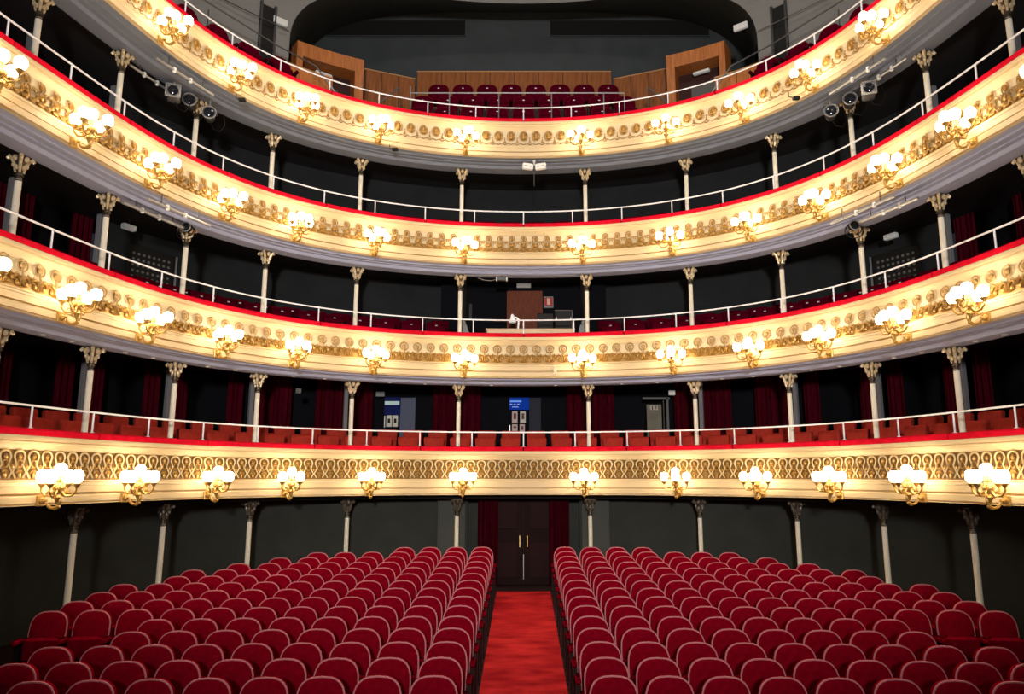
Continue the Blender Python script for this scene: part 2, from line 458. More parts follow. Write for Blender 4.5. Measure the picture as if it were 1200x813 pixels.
for k, T in enumerate(TIER):
    bal = empty('balcony', (0, 16, T - 1.0), 0,
                ['lowest horseshoe balcony front with interlaced lace-like arches and dark underside',
                 'second horseshoe balcony front with round rosettes over gilt leaf scrolls',
                 'third horseshoe balcony front with gilt palmettes and lavender-grey underside',
                 'topmost horseshoe balcony front with gilt oval medallions below the gallery'][k], 'balcony')
    BALC.append(bal)
    off = Vector(bal.location)
    def part(name, mbx, m, parent=bal):
        mbx.v = [tuple(Vector(p) - off) for p in mbx.v]
        return mbx.build(name, m, parent)
    S0, S1 = -SEND, SEND
    part('cornice', sweep([(.30, T + .0), (-.035, T), (-.05, T - .02), (-.05, T - .06), (-.01, T - .066), (-.01, T - .08), (-.025, T - .083), (-.02, T - .10), (.02, T - .12), (.04, T - .145), (.05, T - .175), (.06, T - .185)], S0, S1, NSEG), M_cream)
    part('frieze', sweep([(.06, T - .185), (.055, T - .40), (.03, T - .585)], S0, S1, NSEG), [M_goldfrieze, M_cream2, M_cream2, M_cream2][k])
    part('base_moulding', sweep([(.03, T - .585), (-.01, T - .585), (-.01, T - .60), (.03, T - .60), (.03, T - .615), (-.045, T - .615), (-.065, T - .63), (-.065, T - .66), (-.058, T - .665), (-.065, T - .67), (-.065, T - .755), (-.02, T - .76), (-.01, T - .785), (-.085, T - .79), (-.11, T - .80), (-.11, T - .885), (-.085, T - .89), (-.085, T - .905), (-.11, T - .915), (-.06, T - .918)], S0, S1, NSEG), M_cream)
    if k in (1, 2):
        zb_ = [0, .40, .47][k]
        part('gilt_band', sweep([(.048, T - zb_), (.042, T - zb_ + .004), (.026, T - .584)], S0, S1, NSEG), mat('gilt_band', (.36, .20, .05), .45, metal=.3, noise=.2, nscale=20))
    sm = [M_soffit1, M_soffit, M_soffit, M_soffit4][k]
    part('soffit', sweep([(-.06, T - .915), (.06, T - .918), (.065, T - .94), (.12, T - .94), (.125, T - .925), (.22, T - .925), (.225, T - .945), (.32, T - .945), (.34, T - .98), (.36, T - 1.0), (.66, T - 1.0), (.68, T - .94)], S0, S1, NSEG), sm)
    DB = [2.6, 2.9, 3.1, 4.2][k]
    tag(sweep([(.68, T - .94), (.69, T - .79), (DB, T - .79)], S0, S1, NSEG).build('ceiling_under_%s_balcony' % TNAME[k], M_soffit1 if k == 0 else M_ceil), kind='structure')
    tag(sweep([(.30, T - FLOOR_DROP), (DB, T - FLOOR_DROP)], S0, S1, NSEG).build('floor_%s_balcony' % TNAME[k], M_floor), kind='structure')
    part('parapet_back', sweep([(.30, T), (.30, T - FLOOR_DROP)], S0, S1, NSEG), M_wall)
    # red padded rail in lengths with seams at the rail posts
    np_ = 13; step = 1.105
    # padded rail segments
    bounds = [-SEND] + [(i - .0) * step * 2 for i in range(-6, 7)] + [SEND]
    for a, b in zip(bounds[:-1], bounds[1:]):
        part('rail_cushion', sweep([(-.03, T + .0), (-.045, T + .03), (-.038, T + .08), (.0, T + .10), (.25, T + .10), (.29, T + .07), (.29, T + .0)], a + .012, b - .012, close=True), M_redcush)
    # relief
    st = OSTEP[k]; n = int(13.2 / st)
    pieces = [(nm, q.mesh(nm, m)) for nm, q, m in ornament_mesh(k)]
    for i in range(-n, n + 1):
        s = i * st
        if k != 0 and abs(s) > 12.9: continue
        x, y = pt(s, .022); rz = ang(s)
        par = None
        for j, (nm, me) in enumerate(pieces):
            o = obj(nm, me)
            if j == 0:
                o.parent = bal; o.location = Vector((x, y, T - .58)) - off; o.rotation_euler = (math.radians(-4), 0, rz); par = o
            else: o.parent = par
    # white guard rail
    gr = empty('guard_rail', (0, 16, T + .07), 0,
               'thin white guard rail on short posts along the %s balcony' % TNAME[k], 'railing')
    off2 = Vector(gr.location)
    q = MB(); q.tube([(*pt(s, .10), T + .41) for s in np.linspace(-SEND, SEND, 130)], .0155, 6)
    q.v = [tuple(Vector(p) - off2) for p in q.v]; q.build('handrail', M_rail, gr)
    pm = MB().tube([(0, 0, 0), (0, 0, .30)], .0135, 6).lathe([(.035, .0), (.035, .012)], 8).mesh('post', M_rail)
    for i in range(-11, 12):
        x, y = pt((i) * step, .10)
        obj('post', pm, gr, Vector((x, y, T + .10)) - off2)

# ------------------------------------------------------------------ columns
def column_meshes(h, bronze=False):
    q = MB(); rb = .046
    q.lathe([(rb * 1.35, 0), (rb * 1.35, .05), (rb * 1.05, .07), (rb, .10), (rb, h - .40), (rb * .96, h - .36)], 16)
    shaft = q.mesh('shaft', M_ivorycol)
    q = MB().lathe([(.046, 0), (.052, .012), (.042, .025), (.042, .065), (.06, .075), (.06, .095), (.042, .105)], 14)
    neck = q.mesh('neck', M_bronze)
    q = MB().lathe([(.042, 0), (.045, .08), (.055, .16), (.075, .21), (.10, .24), (.10, .25)], 14)
    bell = q.mesh('capital', M_bronze)
    q = MB()
    for i in range(4):
        a = math.radians(45 + 90 * i); c, s_ = math.cos(a), math.sin(a)
        q.tube([(c * .05, s_ * .05, .0), (c * .065, s_ * .065, .10), (c * .10, s_ * .10, .19), (c * .15, s_ * .15, .235), (c * .16, s_ * .16, .205), (c * .14, s_ * .14, .185)], .021, 6, taper=[.8, 1.1, 1.2, 1.3, 1.2, 1.0])
        q.ell((c * .085, s_ * .085, .11), (.024, .024, .036), 7, 4)
        a = math.radians(90 * i); c, s_ = math.cos(a), math.sin(a)
        q.ell((c * .10, s_ * .10, .195), (.036, .036, .048), 8, 5)
        q.ell((c * .065, s_ * .065, .07), (.025, .025, .045), 7, 4)
    leaves = q.mesh('capital_leaves', mat('capital_bronze', (.14, .11, .08), .4, metal=.3, noise=.3, nscale=25) if bronze else mat('capital_gilt', (.66, .52, .32), .4, metal=.3, noise=.3, nscale=25))
    return shaft, neck, bell, leaves
CAPH = .25
for lev in range(4):
    for ci, (cx, cy) in enumerate(COLS):
        zc = TIER[lev] - 1.0
        for g in (-1, 1):
            zb = floor_z(cy) if lev == 0 else TIER[lev - 1] - FLOOR_DROP
            h = zc - zb
            if lev == 0:
                key = ('c', lev, ci)
            else: key = ('c', lev)
            if key not in MATS: MATS[key] = column_meshes(h, lev == 0)
            sh, nk, bl, lv = MATS[key]
            s = near(cx, cy)[0] * g
            if lev == 0:
                lab = 'slim ivory column with dark bronze capital among the stalls, %s from the double doors' % ORD[ci]
            else:
                lab = 'slim ivory column with gilt capital on the %s balcony, %s from its middle' % (TNAME[lev - 1], ORD[ci])
            c = empty('column', (g * cx, cy, zb), ang(s), lab, 'column', 'columns under the balconies, level %s' % ['stalls', 'one', 'two', 'three'][lev])
            obj('shaft', sh, c); obj('neck', nk, c, (0, 0, h - .385)); obj('capital', bl, c, (0, 0, h - CAPH - .03))
            obj('capital_leaves', lv, c, (0, 0, h - CAPH - .01))
            obj('abacus', MATS.setdefault('abacus', MB().bevbox(0, 0, -.018, .19, .19, .036, .008).mesh('abacus', M_bronze)), c, (0, 0, h))

# ------------------------------------------------------------------ five-shade wall lamps on the fronts
def lamp_meshes():
    out = {}
    q = MB(); q.bevbox(0, -.02, 0, .13, .04, .15, .012); q.lathe([(.05, .04), (.045, .06), (.02, .075)], 8, (0, 0, 0), 'y')
    q.tube([(0, -.06, 0), (0, -.12, 0)], .018, 6); q.ell((0, -.07, 0), (.03, .02, .03), 6, 4)
    ML = mat('polished_gilt', (.55, .33, .09), .3, metal=.6)
    out['wall_plate'] = q.mesh('wall_plate', ML)
    q = MB()
    q.tube([(0, -.215 + .105 * math.cos(math.radians(a)), .01 + .105 * math.sin(math.radians(a))) for a in range(60, 341, 20)], .020, 6, taper=[.7] + [1] * 12 + [.8, .6])
    q.tube([(0, -.163, .10), (0, -.19, .085), (0, -.205, .06), (0, -.19, .04)], .014, 5)
    q.ell((0, -.30, -.075), (.025, .025, .025), 7, 5)
    q.tube([(0, -.215, -.095), (0, -.25, -.11), (0, -.29, -.09)], .016, 5)
    out['scroll_bracket'] = q.mesh('scroll_bracket', ML)
    q = MB()
    q.lathe([(.012, -.04), (.03, .0), (.055, .035), (.05, .05), (.025, .07), (.035, .11), (.06, .14), (.045, .17), (.03, .20), (.042, .24), (.03, .27)], 10, (0, -.28, .0))
    for i in range(4):
        a = math.radians(45 + i * 90)
        q.ell((.055 * math.cos(a), -.28 + .055 * math.sin(a), .15), (.025, .025, .04), 6, 4)
    out['stem'] = q.mesh('stem', ML)
    q = MB()
    q.tube([(.03, 0, .10), (.09, 0, .045), (.16, 0, .05), (.205, 0, .10), (.205, 0, .15)], .014, 5)
    q.tube([(.08, 0, .05), (.09, 0, .09), (.12, 0, .10), (.13, 0, .075)], .010, 4)
    q.lathe([(.012, .13), (.03, .155), (.05, .175), (.05, .185), (.025, .19)], 8, (.205, 0, 0))
    out['arm'] = q.mesh('arm', ML)
    q = MB()
    q.lathe([(.030, 0), (.052, .012), (.072, .045), (.078, .08), (.072, .115), (.050, .138), (.02, .147)], 10)
    out['shade'] = q.mesh('shade', M_shade)
    return out
LM = lamp_meshes()
SCONCE = [(1.26, 15.6), (3.07, 15.08), (4.48, 14.4), (5.37, 13.2), (6.06, 11.72), (6.46, 10.25), (6.72, 8.7)]
SSC = [1.32, 3.3, 5.03, 6.63, 8.33, 9.88, 11.4]
def sconce(s, k, i):
    T = TIER[k]
    if k > 1: s += .12 * (1 if s > 0 else -1) * min(1, abs(s) / 6)
    x, y = pt(s, -.10)
    c = empty('wall_lamp', (x, y, T - .855), ang(s), 'gilt scrolled lamp with five opal shades on the %s balcony front, %s from its middle' % (TNAME[k], ORD[i]),
              'wall lamp', 'five-shade lamps along the %s balcony front' % TNAME[k])
    obj('wall_plate', LM['wall_plate'], c); obj('scroll_bracket', LM['scroll_bracket'], c); obj('stem', LM['stem'], c).scale = (1, 1, 1.2)
    for a in (15, 105, 195, 285):
        r = math.radians(a)
        arm = obj('arm', LM['arm'], c, (0, -.28, .01), r); arm.scale = (1.08, 1.08, 1.2)
        obj('shade', LM['shade'], c, (.221 * math.cos(r), -.28 + .221 * math.sin(r), .235)).scale = (1, 1, 1.15)
    obj('shade', LM['shade'], c, (0, -.28, .325)).scale = (1, 1, 1.15)
for k in range(4):
    for i, s in enumerate(SSC):
        for g in (-1, 1): sconce(g * s, k, i)

# ------------------------------------------------------------------ stalls seats
def backrest_outline(wd, h, n=8):
    # rounded top, straight lower sides, from left foot over the top to right foot
    pts = [(-wd * .94, 0), (-wd, h * .45)]
    for i in range(n + 1):
        a = math.pi - math.pi * i / n
        ex = abs(math.cos(a)) ** .70 * (1 if math.cos(a) >= 0 else -1)
        ez = abs(math.sin(a)) ** .78
        pts.append((wd * ex, h * .54 + h * .46 * ez))
    pts += [(wd, h * .45), (wd * .94, 0)]
    return pts
def seat_meshes(m_body, m_pipe):
    o = backrest_outline(.234, .50, 12); n = len(o); lean = .16
    def ring(sc, y):
        cz = .25
        return [(x * sc, y + lean * z * 1.0, cz + (z - cz) * sc) for x, z in o]
    vs = ring(.97, .075) + ring(1.0, .05) + ring(1.0, .0) + ring(.93, -.022) + ring(.60, -.045)
    fs = []
    for r in range(4):
        for k in range(n - 1): fs.append((r * n + k, r * n + k + 1, (r + 1) * n + k + 1, (r + 1) * n + k))
        fs.append((r * n + n - 1, r * n, (r + 1) * n, (r + 1) * n + n - 1))
    fs.append(tuple(range(4 * n, 5 * n))); fs.append(tuple(reversed(range(n))))
    b = MB().add(vs, [tuple(reversed(f)) for f in fs]); back = b.mesh('backrest', m_body)
    q = MB(); q.tube([(x * .985, -.004 + lean * z, .25 + (z - .25) * .985) for x, z in o], .0105, 5)
    pipe = q.mesh('piping', m_pipe)
    q = MB(); q.bevbox(0, -.075, .0, .44, .10, .30, .035); cushion = q.mesh('tip_up_cushion', m_body)
    q = MB(); q.bevbox(0, 0, 0, .062, .24, .085, .026); arm = q.mesh('armrest', m_body)
    q = MB(); q.box(0, .03, -.30, .035, .20, .54); q.box(0, .02, -.575, .05, .26, .03); side = q.mesh('side_standard', M_frame)
    return back, pipe, cushion, arm, side
SB, SP, SC_, SA, SS = seat_meshes(M_seat, M_pipe)
ROW_N = {0: 9, 1: 10, 2: 9, 3: 8, 4: 8, 5: 11}
NROW = 15
def stall_seat(x, y, rz, lab, both):
    z = floor_z(y)
    c = empty('theatre_seat', (x, y, z), rz, lab, 'seat', 'red tip-up seats in the stalls')
    obj('backrest', SB, c, (0, .02, .445)); b = c.children[-1] if c.children else None
    bo = [o for o in (c.children or [])]
    p = obj('piping', SP, c, (0, .02, .445))
    obj('tip_up_cushion', SC_, c, (0, .0, .50))
    for sx in ((-1, 1) if both == 2 else ((both,) if both else ())):
        obj('armrest', SA, c, (sx * .27, -.12, .60)); obj('side_standard', SS, c, (sx * .27, -.09, .58))
    return c
COLXY = [(g * a, b) for a, b in COLS for g in (-1, 1)]
nseat = 0
for r in range(NROW):
    y0 = 7.53 + .597 * r
    for g in (-1, 1):
        j = 0
        while True:
            x = .868 + .54 * j
            y = y0 - .0085 * x * x
            if r in ROW_N:
                if j >= ROW_N[r]: break
            elif near(x, y)[1] > .30: break
            if min((g * x - a) ** 2 + (y - b) ** 2 for a, b in COLXY) > .33 ** 2:
                lab = 'crimson tip-up seat, %s row from the double doors, %s to the carpet aisle' % (ORD[NROW - 1 - r], 'next' if j == 0 else ORD[j])
                if r == NROW - 1: lab = lab.replace('nearest row from', 'nearest row to')
                if j: lab = lab.replace(' to the carpet', ' from the carpet')
                stall_seat(g * x, y, -g * .017 * x, lab, 2 if j == 0 else g)
                nseat += 1
            j += 1
            if j > 16: break

# ------------------------------------------------------------------ balcony seats
def balcony_seat_meshes(m):
    q = MB()
    o = [(-.2, 0), (-.225, .42), (-.205, .455), (.205, .455), (.225, .42), (.2, 0)]
    n = len(o)
    def ring(sc, y): return [(x * sc, y + .14 * z, .22 + (z - .22) * sc) for x, z in o]
    vs = ring(.97, .09) + ring(1, .07) + ring(1, .0) + ring(.92, -.02)
    fs = []
    for r in range(3):
        for k in range(n): fs.append((r * n + k, (r + 1) * n + k, (r + 1) * n + (k + 1) % n, r * n + (k + 1) % n))
    fs.append(tuple(reversed(range(3 * n, 4 * n)))); fs.append(tuple(range(n)))
    back = q.add(vs, fs).mesh('backrest', m)
    cu = MB().bevbox(0, -.16, 0, .44, .36, .11, .03).mesh('cushion', m)
    fr = MB().box(-.2, -.12, .19, .03, .3, .38).box(.2, -.12, .19, .03, .3, .38).box(0, -.02, .33, .4, .04, .06).mesh('frame', M_frame)
    return back, cu, fr
BSM = balcony_seat_meshes(M_seatbal)
BSM2 = balcony_seat_meshes(M_seatgal)
PLATE = MB().box(0, 0, 0, .05, .008, .02).mesh('number_plate', M_white)
def bal_seat(s, d, z, ms, lab, group, plate=False, xy=None, rz=None):
    x, y = xy if xy else pt(s, d)
    c = empty('velvet_chair', (x, y, z), ang(s) if rz is None else rz, lab, 'seat', group)
    obj('backrest', ms[0], c, (0, .0, .47)); obj('cushion', ms[1], c, (0, 0, .43)); obj('frame', ms[2], c)
    if plate: obj('number_plate', PLATE, c, (0, .018, .84))
RISE = [[.17, .37], [.34, .54], [.33, .10]]
for k in range(3):
    T = TIER[k] - FLOOR_DROP
    for row in range(2 if k < 2 else 1):
        d = .98 + .72 * row; z = T + RISE[k][row]
        if RISE[k][row]:
            q = sweep([(d - .42, T), (d - .42, z), (d + .32, z), (d + .32, T)], -SEND, SEND)
            tag(q.build('floor_step_%s_balcony' % TNAME[k], M_floor), kind='structure')
        # spacing measured along the seat's own arc
        tot = 0.0; last = pt(0, d); nxt = .29; idx = 0
        s = 0.0
        while s < 12.2:
            s += .01; p = pt(s, d); tot += math.hypot(p[0] - last[0], p[1] - last[1]); last = p
            if tot >= nxt:
                nxt += .58
                if k == 1 and abs(p[0]) < 1.9: idx += 1; continue
                for g in (-1, 1):
                    if min((g * p[0] - a) ** 2 + (p[1] - b) ** 2 for a, b in COLXY) < .32 ** 2: continue
                    lab = '%s seat in the %s row of the %s balcony, %s from its middle' % (
                        ['coral-red upright', 'dark crimson', 'dark crimson'][k], ['front', 'rear'][row], TNAME[k], ORD[idx])
                    bal_seat(g * s, d, z, BSM if k == 0 else BSM2, lab, 'seats of the %s balcony' % TNAME[k], k > 0)
                idx += 1

# ------------------------------------------------------------------ balcony back walls, openings, curtains
def swall(name, d, z0, z1, s0, s1, m):
    return tag(sweep([(d, z0), (d, z1)], s0, s1).build(name, m), kind='structure')
Tf = [t - FLOOR_DROP for t in TIER]; Tc = [t - .79 for t in TIER]
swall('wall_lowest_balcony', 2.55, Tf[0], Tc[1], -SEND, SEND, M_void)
def s_back(r, d=2.2):                    # arc length whose back-wall point lies on the sight line X/Y = r from the stage
    a, b = 0.0, SEND
    for _ in range(40):
        m_ = (a + b) / 2; x, y = pt(m_, d)
        if x / y < r: a = m_
        else: b = m_
    return (a + b) / 2
RAT = [x / y for x, y in COLS]
SB4 = s_back(RAT[4])
swall('wall_second_balcony', 2.2, Tf[1], Tc[2], SCOL[0] + .12, SB4, M_wall)
swall('wall_second_balcony', 2.2, Tf[1], Tc[2], -SB4, -SCOL[0] - .12, M_wall)
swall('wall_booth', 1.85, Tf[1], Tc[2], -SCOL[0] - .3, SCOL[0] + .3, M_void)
swall('wall_third_balcony', 2.2, Tf[2], Tc[3], -SB4, SB4, M_wall)
for k in (1, 2):
    for g in (-1, 1):
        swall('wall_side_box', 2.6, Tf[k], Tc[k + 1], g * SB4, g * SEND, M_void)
# curtains
def hang(s, d, z0, h, width, lab, group):
    o = curtain_mesh(width, h, max(3, int(width / .1)), .04).build('curtain', M_curtain)
    x, y = pt(s, d); o.location = (x, y, z0); o.rotation_euler = (0, 0, ang(s))
    tag(o, lab, 'curtain', group)
def drape(r0, r1, d, k, g, lab, group):
    a, b = pt(s_back(r0, d), d), pt(s_back(r1, d), d)
    wd = math.hypot(a[0] - b[0], a[1] - b[1])
    hang(g * s_back((r0 + r1) / 2, d), d, Tf[k], Tc[k + 1] - Tf[k] - .01, wd, lab, group)
for g in (-1, 1):
    drape(RAT[0] * .66, RAT[0] * .97, 2.2, 0, g, 'maroon curtain at the edge of the central bay behind the lowest balcony', 'maroon curtains behind the lowest balcony')
R7 = RAT + [.80]
for b in range(1, 7):
    r0, r1 = R7[b - 1], R7[b]
    fr = {1: ((.03, .24), (.80, .98)), 2: ((.05, .38), (.63, .97))}.get(b, ((.17, .36), (.84, .98)))
    for g in (-1, 1):
        for side, (u0, u1) in enumerate(fr):
            drape(r0 + (r1 - r0) * u0, r0 + (r1 - r0) * u1, 2.2, 0, g,
                  'maroon curtain on the %s side of lowest balcony bay, %s bay from the middle' % (['inner', 'outer'][side], ORD[b]), 'maroon curtains behind the lowest balcony')
for k, L in ((1, (('inner', 4, .13, .36), ('outer', 4, .80, .98), ('farthest', 5, .2, .5))), (2, (('inner', 5, .10, .35), ('outer', 5, .55, .8)))):
    for g in (-1, 1):
        for nm, b, u0, u1 in L:
            r0, r1 = R7[b], R7[b + 1]
            drape(r0 + (r1 - r0) * u0, r0 + (r1 - r0) * u1, 2.3, k, g, 'maroon curtain at the %s side of the %s balcony end box' % (nm, TNAME[k]), 'maroon curtains in the end boxes')
# slim grey posts behind the columns
pmesh = MB().bevbox(0, 0, .5, .09, .09, 1.0, .008).mesh('post', M_post)
for k in range(3):
    for ci, (cx, cy) in enumerate(COLS):
        if k == 0 and ci < 1: continue
        if k > 0 and ci < 4: continue
        for g in (-1, 1):
            x, y = pt(s_back(RAT[ci] + .008, 1.95), 1.95); x *= g
            h = Tc[k + 1] - Tf[k]
            o = obj('box_post', pmesh, None, (x, y, Tf[k]), ang(near(g * cx, cy)[0])); o.scale = (1, 1, h)
            tag(o, 'slim grey post between boxes of the %s balcony, behind its %s column from the middle' % (TNAME[k], ORD[ci]), 'post', 'grey posts behind the balcony columns')

# ------------------------------------------------------------------ topmost gallery: arched plaster wall, vault, veneer panelling
T4 = TIER[3]; F4 = T4 - FLOOR_DROP
ZTOP = EYE + 15.0
DG, DV = 1.9, 3.7
SA_ = 3.0
while pt(SA_, DG)[0] / pt(SA_, DG)[1] < .3376: SA_ += .005
SA_ += .11
ZS = EYE + .6408 * pt(SA_, DG)[1]; ZP = EYE + .698 * pt(0, DG)[1]
def z_arch(s):
    u = min(1.0, abs(s) / SA_); return ZS + (ZP - ZS) * max(0, 1 - u ** 4) ** .5
gw = MB()
ss = [SA_ * math.sin(math.pi / 2 * i / 40) for i in range(-40, 41)]
vs = []; fs = []
for s in ss:
    x, y = pt(s, DG); vs += [(x, y, z_arch(s)), (x, y, ZTOP)]
for i in range(len(ss) - 1): fs.append((2 * i, 2 * i + 2, 2 * i + 3, 2 * i + 1))
gw.add(vs, fs)
for g in (-1, 1):
    q = sweep([(DG, F4), (DG, ZTOP)], g * SA_, g * SEND); gw.add(q.v, q.f)
tag(gw.build('wall_gallery', M_grey), kind='structure')
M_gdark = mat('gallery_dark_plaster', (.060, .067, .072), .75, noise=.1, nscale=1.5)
vt = MB(); vs = []; fs = []
for s in ss:
    vs += [(*pt(s, DG), z_arch(s)), (pt(s, DG)[0] * 1.18, 19.7, z_arch(s) + .95)]
for i in range(len(ss) - 1): fs.append((2 * i, 2 * i + 1, 2 * i + 3, 2 * i + 2))
vt.add(vs, fs)
for g in (-1, 1):
    a = pt(g * SA_, DG); m_ = pt(g * SA_, DG + .75); b = (a[0] * 1.18, 19.7)
    vt.add([(*a, F4), (*m_, F4), (m_[0], 19.7, F4), (m_[0], 19.7, ZS + .95), (*m_, ZS + .2), (*a, ZS)], [(0, 1, 4, 5), (1, 2, 3, 4)])
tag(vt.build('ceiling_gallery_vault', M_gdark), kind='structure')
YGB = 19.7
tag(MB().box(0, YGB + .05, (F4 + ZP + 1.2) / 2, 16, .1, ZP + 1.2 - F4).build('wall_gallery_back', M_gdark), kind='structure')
tag(MB().box(0, 9, ZTOP + .1, 24, 16, .2).build('ceiling', M_grey), kind='structure')
# long black slots in the gallery's back wall
def s_at_px(px, py, d):
    best = None
    for i in range(-900, 901):
        s = i * .01; x, y = pt(s, d)
        # plan direction only
        u = (px - 613.5) / FPX; v = -(py - 406.5) / FPX
        k = u / (math.cos(PITCH) - v * math.sin(PITCH))
        e = abs(x / y - k)
        if best is None or e < best[0]: best = (e, s, (math.sin(PITCH) + v * math.cos(PITCH)) / (math.cos(PITCH) - v * math.sin(PITCH)) * y + EYE)
    return best[1], best[2]
for a, b in ((380, 545), (645, 830)):
    p0 = at(a, 42.5, YGB - .04); p1 = at(b, 24, YGB - .04)
    root = empty('slot_window', ((p0[0] + p1[0]) / 2, YGB - .03, p0[2]), 0, 'long black slot high on the dark wall behind the topmost gallery', 'opening', 'black slots over the gallery')
    wdt = p1[0] - p0[0]; hgt = p1[2] - p0[2]
    MB().bevbox(0, 0, hgt / 2, wdt, .05, hgt, .01).build('recess', M_black, root)
    for zz in (0, hgt): MB().bevbox(0, -.03, zz, wdt + .06, .03, .03, .006).build('rim', M_gdark, root)
# veneer panelling
def panel_run(name, s0, s1, d, z0, z1, n, lab, m):
    root = empty(name, (*pt((s0 + s1) / 2, d), z0), 0, lab, 'panelling'); off = Vector(root.location)
    for i in range(n):
        a = s0 + (s1 - s0) * i / n + .006; b = s0 + (s1 - s0) * (i + 1) / n - .006
        q = sweep([(d, z0), (d, z1), (d + .05, z1), (d + .05, z0)], a, b, 4, close=True)
        q.v = [tuple(Vector(p) - off) for p in q.v]; q.build('panel', m, root)
    q = sweep([(d - .02, z1), (d - .02, z1 + .035), (d + .07, z1 + .035), (d + .07, z1)], s0, s1, 12, close=True)
    q.v = [tuple(Vector(p) - off) for p in q.v]; q.build('cap_rail', mat('veneer_edge', (.42, .22, .10), .4), root)
    return root
def straight_run(name, a, b, z0, z1, n, lab, m, group=None):
    L = math.hypot(b[0] - a[0], b[1] - a[1]); rz = math.atan2(b[1] - a[1], b[0] - a[0])
    root = empty(name, ((a[0] + b[0]) / 2, (a[1] + b[1]) / 2, z0), rz, lab, 'panelling', group)
    pw = L / n
    pmsh = MB().bevbox(0, 0, (z1 - z0) / 2, pw - .012, .05, z1 - z0, .006).mesh('panel', m)
    for i in range(n): obj('panel', pmsh, root, (-L / 2 + pw * (i + .5), 0, 0))
    MB().bevbox(0, 0, z1 - z0 + .018, L, .08, .036, .006).build('cap_rail', mat('veneer_edge', (.46, .24, .10), .45), root)
YP = 18.75
pa, pb = at(489, 84, YP), at(716, 84, YP)
straight_run('gallery_panelling', pa, pb, F4, pa[2] - .03, 8, 'central brown veneer panelling behind the gallery seats', M_wooddark)
for g, xa, xb in ((-1, 427, 487), (1, 781, 719)):
    qa = at(xa, 81, 18.2); qb = at(xb, 87, 18.72)
    A, B = (qa, qb) if g < 0 else (qb, qa)
    straight_run('gallery_panelling', A, B, F4, min(qa[2], qb[2]) - .02, 3, 'short brown veneer panelling between a gallery portal and the central seats', M_wooddark, 'short gallery panelling')
# side portals with veneer frames
for g, (xa, xb) in ((-1, (349, 427)), (1, (780, 849))):
    d = 2.02
    sa, za = s_at_px(xa, 46, d); sb, zb = s_at_px(xb, 60, d)
    if abs(sa) > abs(sb): so, si = sa, sb
    else: so, si = sb, sa
    _, zt = s_at_px(xa if g < 0 else xb, 47, d)
    root = empty('gallery_portal', (*pt((so + si) / 2, d), F4), 0, 'veneer-framed doorway beside the arch at the end of the gallery', 'doorway', 'gallery portals'); off = Vector(root.location)
    def pp(nm, q, m):
        q.v = [tuple(Vector(p) - off) for p in q.v]; q.build(nm, m, root)
    t = .16
    sg = 1 if si > so else -1
    pp('lintel', sweep([(d, zt - .36), (d, zt), (d + .5, zt), (d + .5, zt - .36)], so, si, 8, close=True), M_wood)
    pp('jamb', sweep([(d, F4), (d, zt - .36), (d + .5, zt - .36), (d + .5, F4)], si - sg * t, si, 3, close=True), M_wood)
    pp('jamb', sweep([(d, F4), (d, zt - .36), (d + .5, zt - .36), (d + .5, F4)], so, so + sg * t * .7, 3, close=True), M_wood)
    pp('reveal', sweep([(d + .5, F4), (d + .5, zt - .3)], so + sg * t, si - sg * t, 6), M_reveal)
    pp('inner_wall', sweep([(d + .46, F4), (d + .46, zt - .75)], so + sg * t, si - sg * t * 2.4, 6), mat('inner_grey', (.12, .117, .11), .7))
    x, y = pt((so * .55 + si * .45), d + .3)
    q = MB().bevbox(x, y, zt - .50, .42, .10, .07, .01, ang(so)); pp('emergency_light', q, M_whiteglow)
    # low veneer parapet by the side steps
# sloping hand rails and low parapets
for g in (-1, 1):
    s0 = abs(s_at_px(613.5 + 224, 95, 1.3)[0]); s1 = abs(s_at_px(613.5 + 276, 80, 1.3)[0])
    root = panel_run('gallery_parapet', g * s0, g * s1, 1.3, F4, T4 + 1.15, 2, 'low brown veneer parapet by the gallery side seats', M_wood); root['group'] = 'low gallery parapets'
    rr = empty('gallery_handrail', (*pt(g * SA_, 1.1), T4 + .2), 0, 'thin grey handrail rising along the gallery side steps', 'railing', 'gallery side handrails'); off = Vector(rr.location)
    q = MB(); q.tube([Vector((*pt(g * s, 1.15), z)) - off for s, z in ((SA_ - .7, T4 + .75), (SA_ - .3, T4 + 1.25), (SA_ + .5, T4 + 1.4), (SA_ + 3.2, T4 + 1.4))], .018, 6)
    q.build('rail', M_dsteel, rr)
    for s, z in ((SA_ + .5, 1.4), (SA_ + 1.8, 1.4)):
        q = MB(); q.tube([Vector((*pt(g * s, 1.15), F4)) - off, Vector((*pt(g * s, 1.15), T4 + z)) - off], .014, 5); q.build('post', M_dsteel, rr)
    # upper wall rail
    q = MB(); q.tube([(*pt(g * s, DG - .12), z) for s, z in ((SA_ + .05, ZS + .1), (SA_ + 1.4, ZS + .1), (SA_ + 3.4, ZS + .1))], .014, 5)
    for s in (SA_ + .3, SA_ + 1.7, SA_ + 3.2):
        q.tube([(*pt(g * s, DG), ZS + .1), (*pt(g * s, DG - .13), ZS + .1)], .010, 4)
    tag(q.build('wall_rail', M_dsteel), 'thin dark rail fixed along the grey gallery wall', 'railing', 'gallery wall rails')
    # dark door in the grey wall and pale exit box
    s_d, z_d = s_at_px(613.5 - 303, 75, DG - .02)
    sd = abs(s_d)
    x, y = pt(g * sd, DG - .02)
    dd = empty('door_%d' % (2 if g < 0 else 3), (x, y, F4), ang(g * sd), kind='structure')
    MB().bevbox(0, 0, 1.75, .30, .05, 3.5, .01).build('door_leaf', M_black, dd)
    for sx in (-.17, .17): MB().bevbox(sx, -.02, 1.78, .05, .08, 3.56, .01).build('door_frame', mat('dark_frame_grey', (.06, .06, .06), .6), dd)
